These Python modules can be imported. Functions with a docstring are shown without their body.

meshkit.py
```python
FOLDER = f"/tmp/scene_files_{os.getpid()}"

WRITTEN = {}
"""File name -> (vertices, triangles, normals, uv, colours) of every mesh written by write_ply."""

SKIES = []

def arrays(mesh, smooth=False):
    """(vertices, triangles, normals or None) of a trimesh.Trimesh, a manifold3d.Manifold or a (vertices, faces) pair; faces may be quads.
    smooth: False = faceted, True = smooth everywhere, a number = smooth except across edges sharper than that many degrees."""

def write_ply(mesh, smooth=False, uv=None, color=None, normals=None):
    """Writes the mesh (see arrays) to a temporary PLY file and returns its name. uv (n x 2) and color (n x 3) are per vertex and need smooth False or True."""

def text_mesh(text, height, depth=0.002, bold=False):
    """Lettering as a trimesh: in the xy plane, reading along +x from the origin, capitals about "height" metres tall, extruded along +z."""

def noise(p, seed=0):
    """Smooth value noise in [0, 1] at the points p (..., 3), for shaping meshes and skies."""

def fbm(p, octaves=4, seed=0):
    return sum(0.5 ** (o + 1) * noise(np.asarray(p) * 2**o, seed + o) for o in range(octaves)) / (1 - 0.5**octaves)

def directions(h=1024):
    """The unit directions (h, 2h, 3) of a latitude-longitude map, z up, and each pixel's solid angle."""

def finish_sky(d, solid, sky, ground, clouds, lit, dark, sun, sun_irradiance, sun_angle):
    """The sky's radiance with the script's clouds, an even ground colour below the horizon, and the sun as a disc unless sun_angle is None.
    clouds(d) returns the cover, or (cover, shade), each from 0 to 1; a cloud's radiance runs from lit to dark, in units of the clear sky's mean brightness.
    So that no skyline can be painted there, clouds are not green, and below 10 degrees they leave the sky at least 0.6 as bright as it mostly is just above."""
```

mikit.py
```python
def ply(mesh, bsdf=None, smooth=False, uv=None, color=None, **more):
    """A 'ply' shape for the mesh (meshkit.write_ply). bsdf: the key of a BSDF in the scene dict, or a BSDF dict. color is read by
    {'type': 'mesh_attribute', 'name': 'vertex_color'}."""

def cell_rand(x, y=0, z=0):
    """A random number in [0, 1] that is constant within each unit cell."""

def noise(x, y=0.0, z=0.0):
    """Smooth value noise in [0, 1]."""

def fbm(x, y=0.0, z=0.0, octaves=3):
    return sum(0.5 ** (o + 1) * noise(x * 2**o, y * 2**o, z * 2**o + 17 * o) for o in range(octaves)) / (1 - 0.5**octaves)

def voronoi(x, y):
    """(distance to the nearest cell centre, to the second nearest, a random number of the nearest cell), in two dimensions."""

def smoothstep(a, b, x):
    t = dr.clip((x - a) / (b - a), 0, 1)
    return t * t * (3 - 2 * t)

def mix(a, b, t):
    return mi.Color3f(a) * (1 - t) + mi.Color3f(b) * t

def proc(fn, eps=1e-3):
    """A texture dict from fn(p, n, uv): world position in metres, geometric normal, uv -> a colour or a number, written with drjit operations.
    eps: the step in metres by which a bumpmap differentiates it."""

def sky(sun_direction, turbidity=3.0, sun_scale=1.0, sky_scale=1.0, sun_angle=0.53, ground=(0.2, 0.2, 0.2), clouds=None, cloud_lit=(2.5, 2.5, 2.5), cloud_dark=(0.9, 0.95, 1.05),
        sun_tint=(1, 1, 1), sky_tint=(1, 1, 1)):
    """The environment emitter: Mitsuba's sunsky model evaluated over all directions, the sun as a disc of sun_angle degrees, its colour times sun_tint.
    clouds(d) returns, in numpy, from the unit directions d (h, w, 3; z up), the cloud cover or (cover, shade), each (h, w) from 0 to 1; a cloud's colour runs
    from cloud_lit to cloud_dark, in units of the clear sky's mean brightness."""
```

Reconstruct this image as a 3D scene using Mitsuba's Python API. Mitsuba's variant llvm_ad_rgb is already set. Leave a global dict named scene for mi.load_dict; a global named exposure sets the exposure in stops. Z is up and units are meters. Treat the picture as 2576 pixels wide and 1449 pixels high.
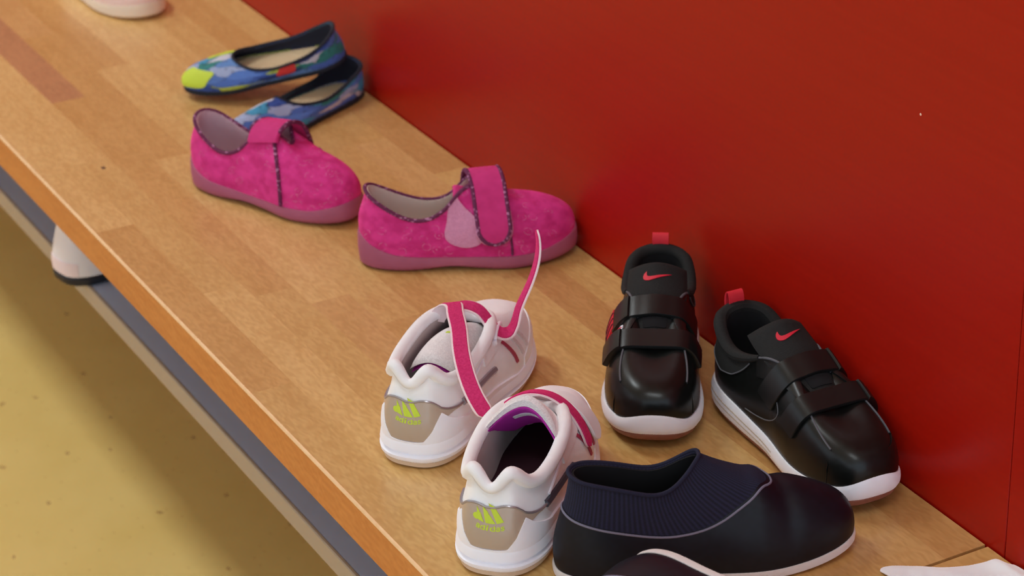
import math, random
import numpy as np, trimesh, mitsuba as mi, mikit, meshkit
import drjit as dr
from scipy.interpolate import PchipInterpolator, CubicSpline
from shapely.geometry import Polygon, LineString, MultiPoint, box as sbox
from shapely import affinity, union_all
from mikit import fbm, noise, voronoi, smoothstep, mix, cell_rand, proc

random.seed(7)
rng = np.random.default_rng(7)
T = mi.ScalarTransform4f
scene, labels = {}, {}
ZB = 0.42                                   # height of the bench top
WX = 0.369                                  # plane of the red wall

# ------------------------------------------------------------------ camera, light, exposure
exposure = -0.03
cam_o = np.array([-0.664, -1.2, 1.0 + ZB])
cam_f = np.array([0.42197735, 0.78774849, -0.44876211])
cam_u = np.array([0.23779682, 0.38148935, 0.89326287])
scene['camera'] = {'type': 'thinlens', 'fov': math.degrees(2 * math.atan(1288 / 6358.65)), 'fov_axis': 'x',
                   'aperture_radius': 0.0042, 'focus_distance': 1.86, 'near_clip': 0.05, 'far_clip': 50.0,
                   'to_world': T().look_at(origin=cam_o.tolist(), target=(cam_o + cam_f).tolist(), up=cam_u.tolist())}
AMBIENT = 1.25
scene['room_light'] = {'type': 'constant', 'radiance': {'type': 'rgb', 'value': [AMBIENT * 0.84, AMBIENT * 1.0, AMBIENT * 1.16]}}
LAMPS = [(-0.62, 1.7, 0.30, 1.0, 23.0), (-0.62, 4.0, 0.30, 1.0, 23.0), (-0.62, -0.9, 0.30, 1.0, 13.0)]   # ceiling lamps: x, y, width, length, radiance; the last is added fill for camera-facing sides
LAMP_Z = 2.72

# ------------------------------------------------------------------ materials
def srgb(*c):
    c = np.array(c, float) / 255
    return np.where(c <= 0.04045, c / 12.92, ((c + 0.055) / 1.055) ** 2.4).tolist()

def rgb(c): return {'type': 'rgb', 'value': list(map(float, c))}

def mat(key, color, rough=0.6, bump=None, **kw):
    d = {'type': 'principled', 'base_color': color if isinstance(color, dict) else rgb(color), 'roughness': rough, **kw}
    if bump is not None:
        fn, sc, eps = bump
        d = {'type': 'bumpmap', 'arbitrary': proc(fn, eps), 'scale': sc, 'nested': d}
        d = {'type': 'bumpmap', 'tex': proc(fn, eps), 'bsdf': d['nested'], 'scale': sc}
    scene[key] = {'type': 'twosided', 'bsdf': d}
    return key

def fabric_bump(p, n, uv):
    return noise(p.x * 1400, p.y * 1400, p.z * 1400)

def leather_bump(p, n, uv):
    return fbm(p.x * 420, p.y * 420, p.z * 420, 3)

# wood: one colour function per stave tone
def wood_fn(a, b, seed):
    def fn(p, n, uv):
        x, y, z = p.x, p.y, p.z
        g = fbm(x * 160 + seed * 13.7, y * 7 + seed * 3.1, z * 160, 4)
        fleck = noise(x * 520 + seed * 5 + 2 * noise(x * 90, y * 90), y * 170 + seed, z * 300)
        mott = fbm(x * 38 + seed * 2.3 + 1.5 * noise(x * 20, y * 20, 3), y * 16 + seed, z * 30, 3)
        t = 0.36 * g + 0.30 * mott + 0.34 * fleck
        return mix(a, b, 0.12 + 0.76 * smoothstep(0.22, 0.80, t))
    return fn

WOOD = [((186, 144, 83), (207, 171, 109)), ((192, 151, 89), (215, 180, 119)), ((180, 136, 76), (202, 161, 100)),
        ((184, 140, 83), (205, 165, 107)), ((173, 127, 72), (194, 149, 93))]
for i, (a, b) in enumerate(WOOD):
    mat(f'wood_{i}', proc(wood_fn(srgb(*a), srgb(*b), i * 7 + 1)), 0.30, specular=0.6)
mat('wood_dark', proc(wood_fn(srgb(166, 116, 78), srgb(188, 136, 92), 51)), 0.42, specular=0.45)
mat('wood_edge', proc(wood_fn(srgb(186, 112, 50), srgb(206, 136, 70), 77)), 0.45)
mat('wood_pale', proc(wood_fn(srgb(222, 180, 128), srgb(238, 204, 158), 91)), 0.5)  # paler wood tone for the boards' front top corner
mat('dark_gap', srgb(60, 34, 18), 0.8)
mat('knot', srgb(92, 58, 36), 0.6)

def red_fn(p, n, uv):
    s = fbm(p.y * 1.6, p.z * 260, 0, 2)
    m = fbm(p.y * 3, p.z * 3, 1, 3)
    return mix(srgb(158, 19, 7), srgb(166, 24, 10), 0.5 * s + 0.5 * m)
mat('red_laminate', proc(red_fn), 0.34, specular=0.2)
mat('red_dark', srgb(110, 14, 8), 0.8)
mat('paint_chip', srgb(235, 200, 180), 0.7)

def floor_fn(p, n, uv):
    m = fbm(p.x * 14, p.y * 14, 0, 4)
    base = mix(srgb(216, 184, 106), srgb(224, 194, 120), m)
    d1, _, w = voronoi(p.x * 34 + 0.4 * noise(p.x * 60, p.y * 60), p.y * 22)
    speck = smoothstep(0.11, 0.05, d1) * dr.select(w > 0.84, 0.55, 0.0)
    d2, _, w2 = voronoi(p.x * 90, p.y * 60 + 9)
    speck2 = smoothstep(0.2, 0.06, d2) * dr.select(w2 > 0.86, 0.22, 0.0)
    return mix(mix(base, srgb(150, 96, 44), speck), srgb(176, 130, 58), speck2)
mat('linoleum', proc(floor_fn), 0.5, specular=0.35)
mat('wall_paint', srgb(226, 222, 212), 0.8)
mat('ceiling_paint', srgb(238, 238, 234), 0.85)
mat('shelf_grey', srgb(166, 180, 208), 0.5)
mat('shelf_edge', srgb(176, 162, 144), 0.5)
scene['window_glass'] = {'type': 'thindielectric'}
mat('lamp_metal', srgb(230, 230, 230), 0.4)

def pink_fn(p, n, uv):
    f = fbm(p.x * 130, p.y * 130, p.z * 130, 3)
    base = mix(srgb(190, 28, 112), srgb(218, 54, 142), 0.1 + 0.8 * smoothstep(0.25, 0.75, f))
    d, d2, w = voronoi(p.x * 75 + p.z * 40, p.y * 75 + p.z * 62)
    ring = smoothstep(0.05, 0.0, dr.abs(d - 0.27)) * dr.select(w > 0.35, 1.0, 0.0) + smoothstep(0.09, 0.03, d) * dr.select(w > 0.5, 1.0, 0.0)
    ring = ring * smoothstep(0.35, 0.65, noise(p.x * 400, p.y * 400, p.z * 400))
    return mix(base, srgb(224, 150, 186), dr.clip(ring, 0, 1) * 0.42)
mat('pink_felt', proc(pink_fn), 0.85, sheen=0.5, bump=None)
mat('pink_felt_plain', proc(lambda p, n, uv: mix(srgb(182, 30, 104), srgb(206, 50, 128), fbm(p.x * 160, p.y * 160, p.z * 160, 3))), 0.85, sheen=0.5)
def binding_fn(p, n, uv):
    return mix(srgb(96, 30, 72), srgb(176, 120, 160), smoothstep(0.62, 0.8, noise(p.x * 500, p.y * 500, p.z * 500)))
mat('purple_binding', proc(binding_fn), 0.8)
mat('mauve_rubber', proc(lambda p, n, uv: mix(srgb(150, 74, 104), srgb(170, 92, 120), fbm(p.x * 60, p.y * 60, p.z * 60, 3))), 0.6)
mat('mauve_lining', srgb(200, 168, 178), 0.9)
mat('beige_lining', srgb(208, 192, 182), 0.9)
mat('velcro_pink', proc(lambda p, n, uv: mix(srgb(196, 128, 166), srgb(216, 152, 186), noise(p.x * 900, p.y * 900, p.z * 900))), 0.95)

mat('white_leather', proc(lambda p, n, uv: mix(srgb(232, 235, 238), srgb(244, 246, 248), fbm(p.x * 90, p.y * 90, p.z * 90, 3))), 0.5)
mat('white_mesh', proc(lambda p, n, uv: mix(srgb(206, 202, 204), srgb(232, 230, 230), noise(p.x * 1100, p.y * 1100, p.z * 1100))), 0.8)
mat('white_rubber', srgb(240, 243, 252), 0.45)
mat('gum_pale', srgb(206, 184, 160), 0.5)
mat('taupe_plastic', srgb(176, 158, 140), 0.22, specular=0.6, clearcoat=0.4)
mat('silver_trim', srgb(168, 166, 172), 0.3, metallic=0.6)
mat('dark_trim', srgb(62, 60, 70), 0.4)
mat('lime_print', srgb(190, 214, 56), 0.6)
mat('magenta_lining', srgb(176, 40, 158), 0.85, sheen=0.4)
mat('velcro_magenta', proc(lambda p, n, uv: mix(srgb(186, 28, 92), srgb(208, 52, 116), noise(p.x * 900, p.y * 900, p.z * 900))), 0.95)
mat('strap_white', srgb(232, 214, 218), 0.7)
mat('pink_strip', srgb(196, 72, 116), 0.6)
mat('crimson_strip', srgb(170, 48, 84), 0.5)
mat('shoe_inside_dark', srgb(58, 22, 34), 0.9)
mat('grey_lining', srgb(186, 176, 174), 0.9)

mat('black_leather', proc(lambda p, n, uv: mix(srgb(11, 13, 12), srgb(18, 20, 19), fbm(p.x * 300, p.y * 300, p.z * 300, 2))), 0.30, specular=0.36)
mat('black_strap', srgb(17, 19, 19), 0.34, specular=0.42)
mat('black_textile', proc(lambda p, n, uv: mix(srgb(9, 10, 10), srgb(22, 23, 23), noise(p.x * 1300, p.y * 1300, p.z * 1300))), 0.85)
mat('black_seam', srgb(84, 86, 92), 0.6)
mat('red_fabric', srgb(208, 34, 50), 0.7)
mat('red_print', srgb(204, 34, 56), 0.6)
mat('brown_gum', proc(lambda p, n, uv: mix(srgb(128, 78, 66), srgb(152, 98, 84), fbm(p.x * 200, p.y * 200, p.z * 200, 2))), 0.55)

def knit_fn(p, n, uv):
    s = 0.5 + 0.5 * dr.sin(uv.x * 2 * math.pi * 120)
    return mix(srgb(11, 12, 28), srgb(28, 28, 58), s * 0.8 + 0.2 * noise(p.x * 900, p.y * 900, p.z * 900))
mat('navy_knit', proc(knit_fn), 0.9)
mat('navy_fabric', proc(lambda p, n, uv: mix(srgb(8, 10, 18), srgb(17, 19, 31), fbm(p.x * 240, p.y * 240, p.z * 240, 3))), 0.45, specular=0.3)
mat('navy_piping', srgb(112, 110, 130), 0.6)
mat('off_white_sole', srgb(216, 212, 210), 0.5)
mat('black_lining', srgb(10, 10, 14), 0.95)

COMIC = [(74, 108, 186), (62, 146, 184), (34, 54, 108), (80, 118, 190), (150, 166, 200), (46, 124, 120), (78, 112, 176), (48, 80, 156), (190, 192, 204), (92, 134, 192), (172, 190, 76), (70, 104, 176)]
def comic_fn(shift):
    def fn(p, n, uv):
        u = uv.x * 13 + shift + 0.5 * noise(uv.x * 30, uv.y * 10)
        v = uv.y * 3.4 + shift + 0.5 * noise(uv.x * 30 + 7, uv.y * 10)
        d, d2, w = voronoi(u, v)
        c = mi.Color3f(srgb(*COMIC[0]))
        for k in range(1, len(COMIC)):
            c = dr.select(w > k / len(COMIC), mi.Color3f(srgb(*COMIC[k])), c)
        line = smoothstep(0.05, 0.015, d2 - d)
        d3, d4, w3 = voronoi(u * 3.1 + 4, v * 3.1)
        dots = smoothstep(0.26, 0.2, d3) * dr.select(w3 > 0.7, 1.0, 0.0)
        return mix(mix(c, srgb(24, 30, 60), dots * 0.7), srgb(20, 22, 40), line * 0.6)
    return fn
mat('comic_print', proc(comic_fn(0.0)), 0.8)
mat('comic_print_second', proc(comic_fn(31.0)), 0.8)
mat('dark_binding', srgb(22, 26, 38), 0.8)
mat('tan_insole', srgb(196, 176, 140), 0.9)
mat('dark_lining', srgb(26, 30, 48), 0.9)
mat('red_label', srgb(206, 52, 48), 0.8)
mat('blush_fabric', proc(lambda p, n, uv: mix(srgb(226, 196, 188), srgb(238, 212, 202), fbm(p.x * 80, p.y * 80, p.z * 80, 3))), 0.8)
mat('cream_rubber', srgb(226, 210, 188), 0.5)
mat('shelf_shoe_white', srgb(232, 228, 232), 0.6)
mat('shelf_shoe_sole', srgb(22, 22, 34), 0.5)
mat('paper_white', proc(lambda p, n, uv: mix(srgb(228, 230, 232), srgb(240, 242, 244), fbm(p.x * 40, p.y * 40, 0, 3))), 0.8)

# ------------------------------------------------------------------ helpers
def numbered(key):
    if key not in scene and key not in labels and not any(k.startswith(key + '__') for k in scene):
        return key
    i = 1
    while True:
        k = f'{key}_{i:03d}'
        if k not in scene and k not in labels and not any(q.startswith(k + '__') for q in scene):
            return k
        i += 1

def thing(name, label, cat, group=None):
    key = numbered(name)
    labels[key] = {'label': label, 'category': cat}
    if group: labels[key]['group'] = group
    return key

def structure(key, label=None):
    labels[key] = {'kind': 'structure'}
    if label: labels[key]['label'] = label
    return key

def obj(name, mesh, m, parent=None, label=None, smooth=35, uv=None):
    key = numbered(f'{parent}__{name}' if parent else name)
    scene[key] = mikit.ply(mesh, m, smooth=True if uv is not None else smooth, uv=uv)
    if label: labels[key] = {'label': label}
    return key

def boxm(x0, x1, y0, y1, z0, z1):
    m = trimesh.creation.box((x1 - x0, y1 - y0, z1 - z0))
    m.apply_translation(((x0 + x1) / 2, (y0 + y1) / 2, (z0 + z1) / 2))
    return m

def bevel_box(x0, x1, y0, y1, z0, z1, b):
    import manifold3d as m3
    pts = []
    for x, sx in ((x0, 1), (x1, -1)):
        for y, sy in ((y0, 1), (y1, -1)):
            for z, sz in ((z0, 1), (z1, -1)):
                pts += [(x, y + sy * b, z + sz * b), (x + sx * b, y, z + sz * b), (x + sx * b, y + sy * b, z)]
    return trimesh.convex.convex_hull(np.array(pts))

def grid_faces(na, nv, closed):
    A = np.arange(na if closed else na - 1)
    i, j = np.meshgrid(A, np.arange(nv - 1), indexing='ij')
    i2 = (i + 1) % na
    a, b, c, d = i * nv + j, i2 * nv + j, i2 * nv + j + 1, i * nv + j + 1
    return np.stack([a, d, c, b], -1).reshape(-1, 4)      # outward for clockwise a

def tri(f): return np.vstack([f[:, [0, 1, 2]], f[:, [0, 2, 3]]])

def pper(keys, a):
    """Periodic monotone interpolation of [(a, value...)]"""
    k = np.array(keys, float)
    k = k[np.argsort(k[:, 0])]
    e = np.vstack([k - np.r_[1, [0] * (k.shape[1] - 1)], k, k + np.r_[1, [0] * (k.shape[1] - 1)]])
    r = PchipInterpolator(e[:, 0], e[:, 1:])(np.asarray(a) % 1.0)
    return r[..., 0] if k.shape[1] == 2 else r

def cper(keys, a):
    k = np.array(keys, float)
    k = k[np.argsort(k[:, 0])]
    k = np.vstack([k, k[:1] + np.r_[1, [0] * (k.shape[1] - 1)]])
    return CubicSpline(k[:, 0], k[:, 1:], bc_type='periodic')((np.asarray(a) - k[0, 0]) % 1.0 + k[0, 0])

def tube(P, r, closed=False, n=8, flat=1.0):
    P = np.asarray(P, float)
    N = len(P)
    t = np.roll(P, -1, 0) - np.roll(P, 1, 0) if closed else np.gradient(P, axis=0)
    t /= np.linalg.norm(t, axis=1, keepdims=True) + 1e-12
    up = np.array([0.13, 0.21, 0.97])
    s = np.cross(t, up); s /= np.linalg.norm(s, axis=1, keepdims=True) + 1e-9
    w = np.cross(s, t)
    r = np.broadcast_to(r, (N,))
    th = np.arange(n) / n * 2 * np.pi
    V = P[:, None] + r[:, None, None] * (np.cos(th)[None, :, None] * s[:, None] * flat + np.sin(th)[None, :, None] * w[:, None])
    i, j = np.meshgrid(np.arange(N if closed else N - 1), np.arange(n), indexing='ij')
    a, b, c, d = i * n + j, ((i + 1) % N) * n + j, ((i + 1) % N) * n + (j + 1) % n, i * n + (j + 1) % n
    F = tri(np.stack([a, b, c, d], -1).reshape(-1, 4))
    V = V.reshape(-1, 3)
    if not closed:
        V = np.vstack([V, P[:1], P[-1:]])
        k = np.arange(n)
        F = np.vstack([F, np.stack([k, (k + 1) % n, np.full(n, N * n)], 1), np.stack([(N - 1) * n + (k + 1) % n, (N - 1) * n + k, np.full(n, N * n + 1)], 1)])
    return trimesh.Trimesh(V, F, process=False)

def spline(pts, n):
    pts = np.asarray(pts, float)
    s = np.r_[0, np.cumsum(np.linalg.norm(np.diff(pts, axis=0), axis=1))]
    return CubicSpline(s, pts)(np.linspace(0, s[-1], n))

def ribbon(pts, wdir, width, th, n=60, round0=False, round1=True, width1=None, lift=0.0, taper=None):
    """A strap: centre line through pts, width along wdir (one vector or one per key point), thickness th on its outer side."""
    pts = np.asarray(pts, float)
    P = spline(pts, n)
    s = np.r_[0, np.cumsum(np.linalg.norm(np.diff(pts, axis=0), axis=1))]
    wd = np.asarray(wdir, float)
    W = np.tile(wd, (n, 1)) if wd.ndim == 1 else PchipInterpolator(s, wd)(np.linspace(0, s[-1], n))
    t = np.gradient(P, axis=0); t /= np.linalg.norm(t, axis=1, keepdims=True)
    W = W - (W * t).sum(1, keepdims=True) * t
    W /= np.linalg.norm(W, axis=1, keepdims=True)
    N = np.cross(t, W)
    P = P + N * lift
    d = np.linspace(0, s[-1], n)
    w = np.full(n, width / 2) if width1 is None else np.linspace(width, width1, n) / 2
    for on, dist in ((round0, d), (round1, s[-1] - d)):
        if on:
            q = np.clip(1 - dist / w, 0, 1)
            w = w * np.sqrt(np.clip(1 - q * q, 0.02, 1))
    e = min(th * 0.35, 0.0008)
    prof = [(-1, 0, 0), (-1, 1, -e), (-1, 1, 0), (1, 1, 0), (1, 1, -e), (1, 0, 0)]
    rows = []
    for side, top, _ in [(-1, 0, 0), (-1, .6, 0), (-0.93, 1, 0), (-.4, 1.06, 0), (.4, 1.06, 0), (0.93, 1, 0), (1, .6, 0), (1, 0, 0), (0, 0, 0)]:
        rows.append(P + W * (w * side)[:, None] + N * (th * top))
    V = np.stack(rows, 1)
    m = V.shape[1]
    i, j = np.meshgrid(np.arange(n - 1), np.arange(m), indexing='ij')
    a, b, c, dd = i * m + j, (i + 1) * m + j, (i + 1) * m + (j + 1) % m, i * m + (j + 1) % m
    F = tri(np.stack([a, b, c, dd], -1).reshape(-1, 4))
    V = np.vstack([V.reshape(-1, 3), V[0].mean(0)[None], V[-1].mean(0)[None]])
    k = np.arange(m)
    F = np.vstack([F, np.stack([k, (k + 1) % m, np.full(m, n * m)], 1)[:, ::-1], np.stack([(n - 1) * m + k, (n - 1) * m + (k + 1) % m, np.full(m, n * m + 1)], 1)])
    return trimesh.Trimesh(V, F, process=False)

def poly_flat(poly, cell):
    v, f = trimesh.creation.triangulate_polygon(poly, engine='earcut')
    v = np.c_[v, np.zeros(len(v))]
    v, f = trimesh.remesh.subdivide_to_size(v, f, cell, max_iter=30)
    m = trimesh.Trimesh(v, f, process=True)
    return np.asarray(m.vertices)[:, :2], np.asarray(m.faces)

def drape(poly, fn, th, cell, off=0.0001):
    """A flat shape laid on a surface: fn(x, y, offset) -> points"""
    V = []; F = []
    n0 = 0
    for g in getattr(poly, 'geoms', [poly]):
        v, f = poly_flat(g, cell)
        top, bot = fn(v[:, 0], v[:, 1], off + th), fn(v[:, 0], v[:, 1], off)
        k = len(v)
        e = np.sort(np.vstack([f[:, [0, 1]], f[:, [1, 2]], f[:, [2, 0]]]), axis=1)
        u, inv, cnt = np.unique(e, axis=0, return_inverse=True, return_counts=True)
        raw = np.vstack([f[:, [0, 1]], f[:, [1, 2]], f[:, [2, 0]]])[cnt[inv.ravel()] == 1]
        side = np.vstack([np.stack([raw[:, 0], raw[:, 0] + k, raw[:, 1] + k], 1), np.stack([raw[:, 0], raw[:, 1] + k, raw[:, 1]], 1)])
        V += [top, bot]; F += [f + n0, f[:, ::-1] + k + n0, side + n0]
        n0 += 2 * k
    return trimesh.Trimesh(np.vstack(V), np.vstack(F), process=False)

def ring_sole(outlines, cap_bottom=True, cap_top=True):
    """Stack of closed rings (each N x 3) from the bottom up."""
    N = len(outlines[0]); M = len(outlines)
    V = np.stack(outlines, 1)
    F = tri(grid_faces(N, M, True))
    V = V.reshape(-1, 3)
    extra = []
    k = np.arange(N)
    if cap_bottom:
        extra.append(outlines[0].mean(0)); c = len(V)
        F = np.vstack([F, np.stack([k * M, ((k + 1) % N) * M, np.full(N, c)], 1)])
    if cap_top:
        extra.append(outlines[-1].mean(0)); c = len(V) + (1 if cap_bottom else 0)
        F = np.vstack([F, np.stack([((k + 1) % N) * M + M - 1, k * M + M - 1, np.full(N, c)], 1)])
    if extra: V = np.vstack([V, extra])
    return trimesh.Trimesh(V, F, process=False)

class Shoe:
    """A shoe upper as an annulus: a runs round the outline (0 heel, .25 left side, .5 toe, .75 right side), v from the sole to the collar."""
    def __init__(s, key, L, left, right, pose, collar, zb=((0, .012), (1, .012)), hr=None, hd=None, nheel=2.4, ntoe=2.5, toe_shift=0.0, NA=168, NV=36, k2=None, out=None, warp=None, toe_spring=0.0, th=0.0014, dz2=None):
        s.key, s.L, s.NA, s.NV = key, L, NA, NV
        s.left, s.right, s.collar = left, right, [(a, x * L, y, z) for a, x, y, z in collar]
        s.zbk, s.nheel, s.ntoe, s.toe_shift, s.warp, s.spring = zb, nheel, ntoe, toe_shift, warp, toe_spring
        s.hr = hr or [(0, .5), (.25, .5), (.4, .62), (.5, .66), (.6, .62), (.75, .5)]       # rise of the first handle, share of the collar's height
        s.k2 = k2 or [(0, .0), (.2, .0), (.3, .12), (.38, .45), (.5, .6), (.62, .45), (.7, .12), (.8, .0)]
        s.out = out or [(0, .002), (.25, .004), (.5, .004), (.75, .004)]
        s.dz2 = dz2 or [(0, -.35), (.25, -.3), (.36, -.1), (.5, -.04), (.64, -.1), (.75, -.3)]
        s.th = th
        (x, y, z, yaw, pitch, roll) = pose                                   # heel on the ground, direction of the toe, nose up, lean
        cy, sy = math.cos(yaw), math.sin(yaw)
        Rz = np.array([[cy, -sy, 0], [sy, cy, 0], [0, 0, 1]])
        Ry = np.array([[math.cos(pitch), 0, -math.sin(pitch)], [0, 1, 0], [math.sin(pitch), 0, math.cos(pitch)]])
        Rx = np.array([[1, 0, 0], [0, math.cos(roll), -math.sin(roll)], [0, math.sin(roll), math.cos(roll)]])
        s.Rm, s.loc = Rz @ Ry @ Rx, np.array([x, y, z + ZB])

    def world(s, p):
        p = np.array(p, float)
        if s.spring:
            t = np.clip((p[..., 0] / s.L - 0.68) / 0.32, 0, 1.2)
            p[..., 2] += s.spring * t * t
        if s.warp is not None: p = s.warp(p)
        return p @ s.Rm.T + s.loc

    def mesh(s, m):
        m = m.copy(); m.vertices = s.world(np.asarray(m.vertices)); return m

    def t(s, a): return (1 - np.cos(2 * np.pi * np.asarray(a))) / 2

    def outline(s, a, d=0.0):
        a = np.asarray(a, float) % 1.0
        t = s.t(a)
        q = np.abs(2 * t - 1)
        n = np.where(t < .5, s.nheel, s.ntoe)
        e = np.clip(1 - q ** n, 0, 1) ** (1 / n)
        wl = PchipInterpolator(*np.array(s.left, float).T)(t)
        wr = PchipInterpolator(*np.array(s.right, float).T)(t)
        y = np.where(a < .5, wl, -wr) * e + s.toe_shift * np.clip((t - .5) / .5, 0, 1) ** 2
        p = np.stack([t * s.L, y], -1)
        if np.any(d):
            h = 1e-3
            g = s.outline(a + h) - s.outline(a - h)
            nrm = np.stack([-g[..., 1], g[..., 0]], -1)
            nrm /= np.linalg.norm(nrm, axis=-1, keepdims=True) + 1e-12
            p = p + nrm * np.asarray(d)[..., None]
        return p

    def zb(s, a): return PchipInterpolator(*np.array(s.zbk, float).T)(s.t(a))

    def C(s, a): return cper(s.collar, a)

    def base(s, a, v):
        a = np.asarray(a, float) % 1.0; v = np.asarray(v, float)
        O = np.concatenate([s.outline(a), s.zb(a)[..., None]], -1)
        C = s.C(a)
        h = C[..., 2] - O[..., 2]
        o2 = s.outline(a, pper(s.out, a))
        P1 = np.concatenate([o2, (O[..., 2] + h * pper(s.hr, a))[..., None]], -1)
        P2 = C.copy()
        k = pper(s.k2, a)
        P2[..., :2] += k[..., None] * (O - C)[..., :2]
        P2[..., 2] += pper(s.dz2, a) * h
        v = v[..., None]
        return (1 - v) ** 3 * O + 3 * (1 - v) ** 2 * v * P1 + 3 * (1 - v) * v ** 2 * P2 + v ** 3 * C

    def S(s, a, v, off=0.0):
        a, v = np.broadcast_arrays(np.asarray(a, float), np.asarray(v, float))
        p = s.base(a, v)
        if np.any(off):
            h = 2e-3
            da = s.base(a + h, v) - s.base(a - h, v)
            v1, v0 = np.clip(v + .01, 0, 1), np.clip(v - .01, 0, 1)
            dv = s.base(a, v1) - s.base(a, v0)
            n = np.cross(dv, da)
            n /= np.linalg.norm(n, axis=-1, keepdims=True) + 1e-12
            p = p + n * np.asarray(off)[..., None]
        return p

    def shell(s, a0=0.0, a1=1.0, vlo=0.0, vhi=1.0, o0=0.0, o1=0.001, na=None, nv=None, uv=False):
        """A piece of the upper between two offsets; vlo and vhi are numbers or functions of a."""
        closed = abs(a1 - a0 - 1) < 1e-9
        na = na or max(8, int(s.NA * (a1 - a0))); nv = nv or s.NV
        a = np.linspace(a0, a1, na, endpoint=not closed)
        lo = vlo(a) if callable(vlo) else np.full(na, float(vlo))
        hi = vhi(a) if callable(vhi) else np.full(na, float(vhi))
        hi = np.maximum(hi, lo + 1e-4)
        v = lo[:, None] + (hi - lo)[:, None] * np.linspace(0, 1, nv)[None]
        A = np.repeat(a[:, None], nv, 1)
        out, inn = s.S(A, v, np.full(A.shape, o1)), s.S(A, v, np.full(A.shape, o0))
        V = np.concatenate([out, inn[:, ::-1]], 1)                         # a loop of 2 nv points per rib
        m = 2 * nv
        i, j = np.meshgrid(np.arange(na if closed else na - 1), np.arange(m), indexing='ij')
        i2 = (i + 1) % na
        F = np.stack([i * m + j, i * m + (j + 1) % m, i2 * m + (j + 1) % m, i2 * m + j], -1).reshape(-1, 4)
        if not closed:
            j = np.arange(nv - 1)
            cap = np.stack([j, j + 1, m - 2 - j, m - 1 - j], -1)
            F = np.vstack([F, cap[:, ::-1], cap + (na - 1) * m])
        mesh = trimesh.Trimesh(s.world(V.reshape(-1, 3)), tri(F), process=False)
        if uv:
            U = np.concatenate([np.stack([A, v], -1), np.stack([A, v], -1)[:, ::-1]], 1).reshape(-1, 2)
            return mesh, U
        return mesh

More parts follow.
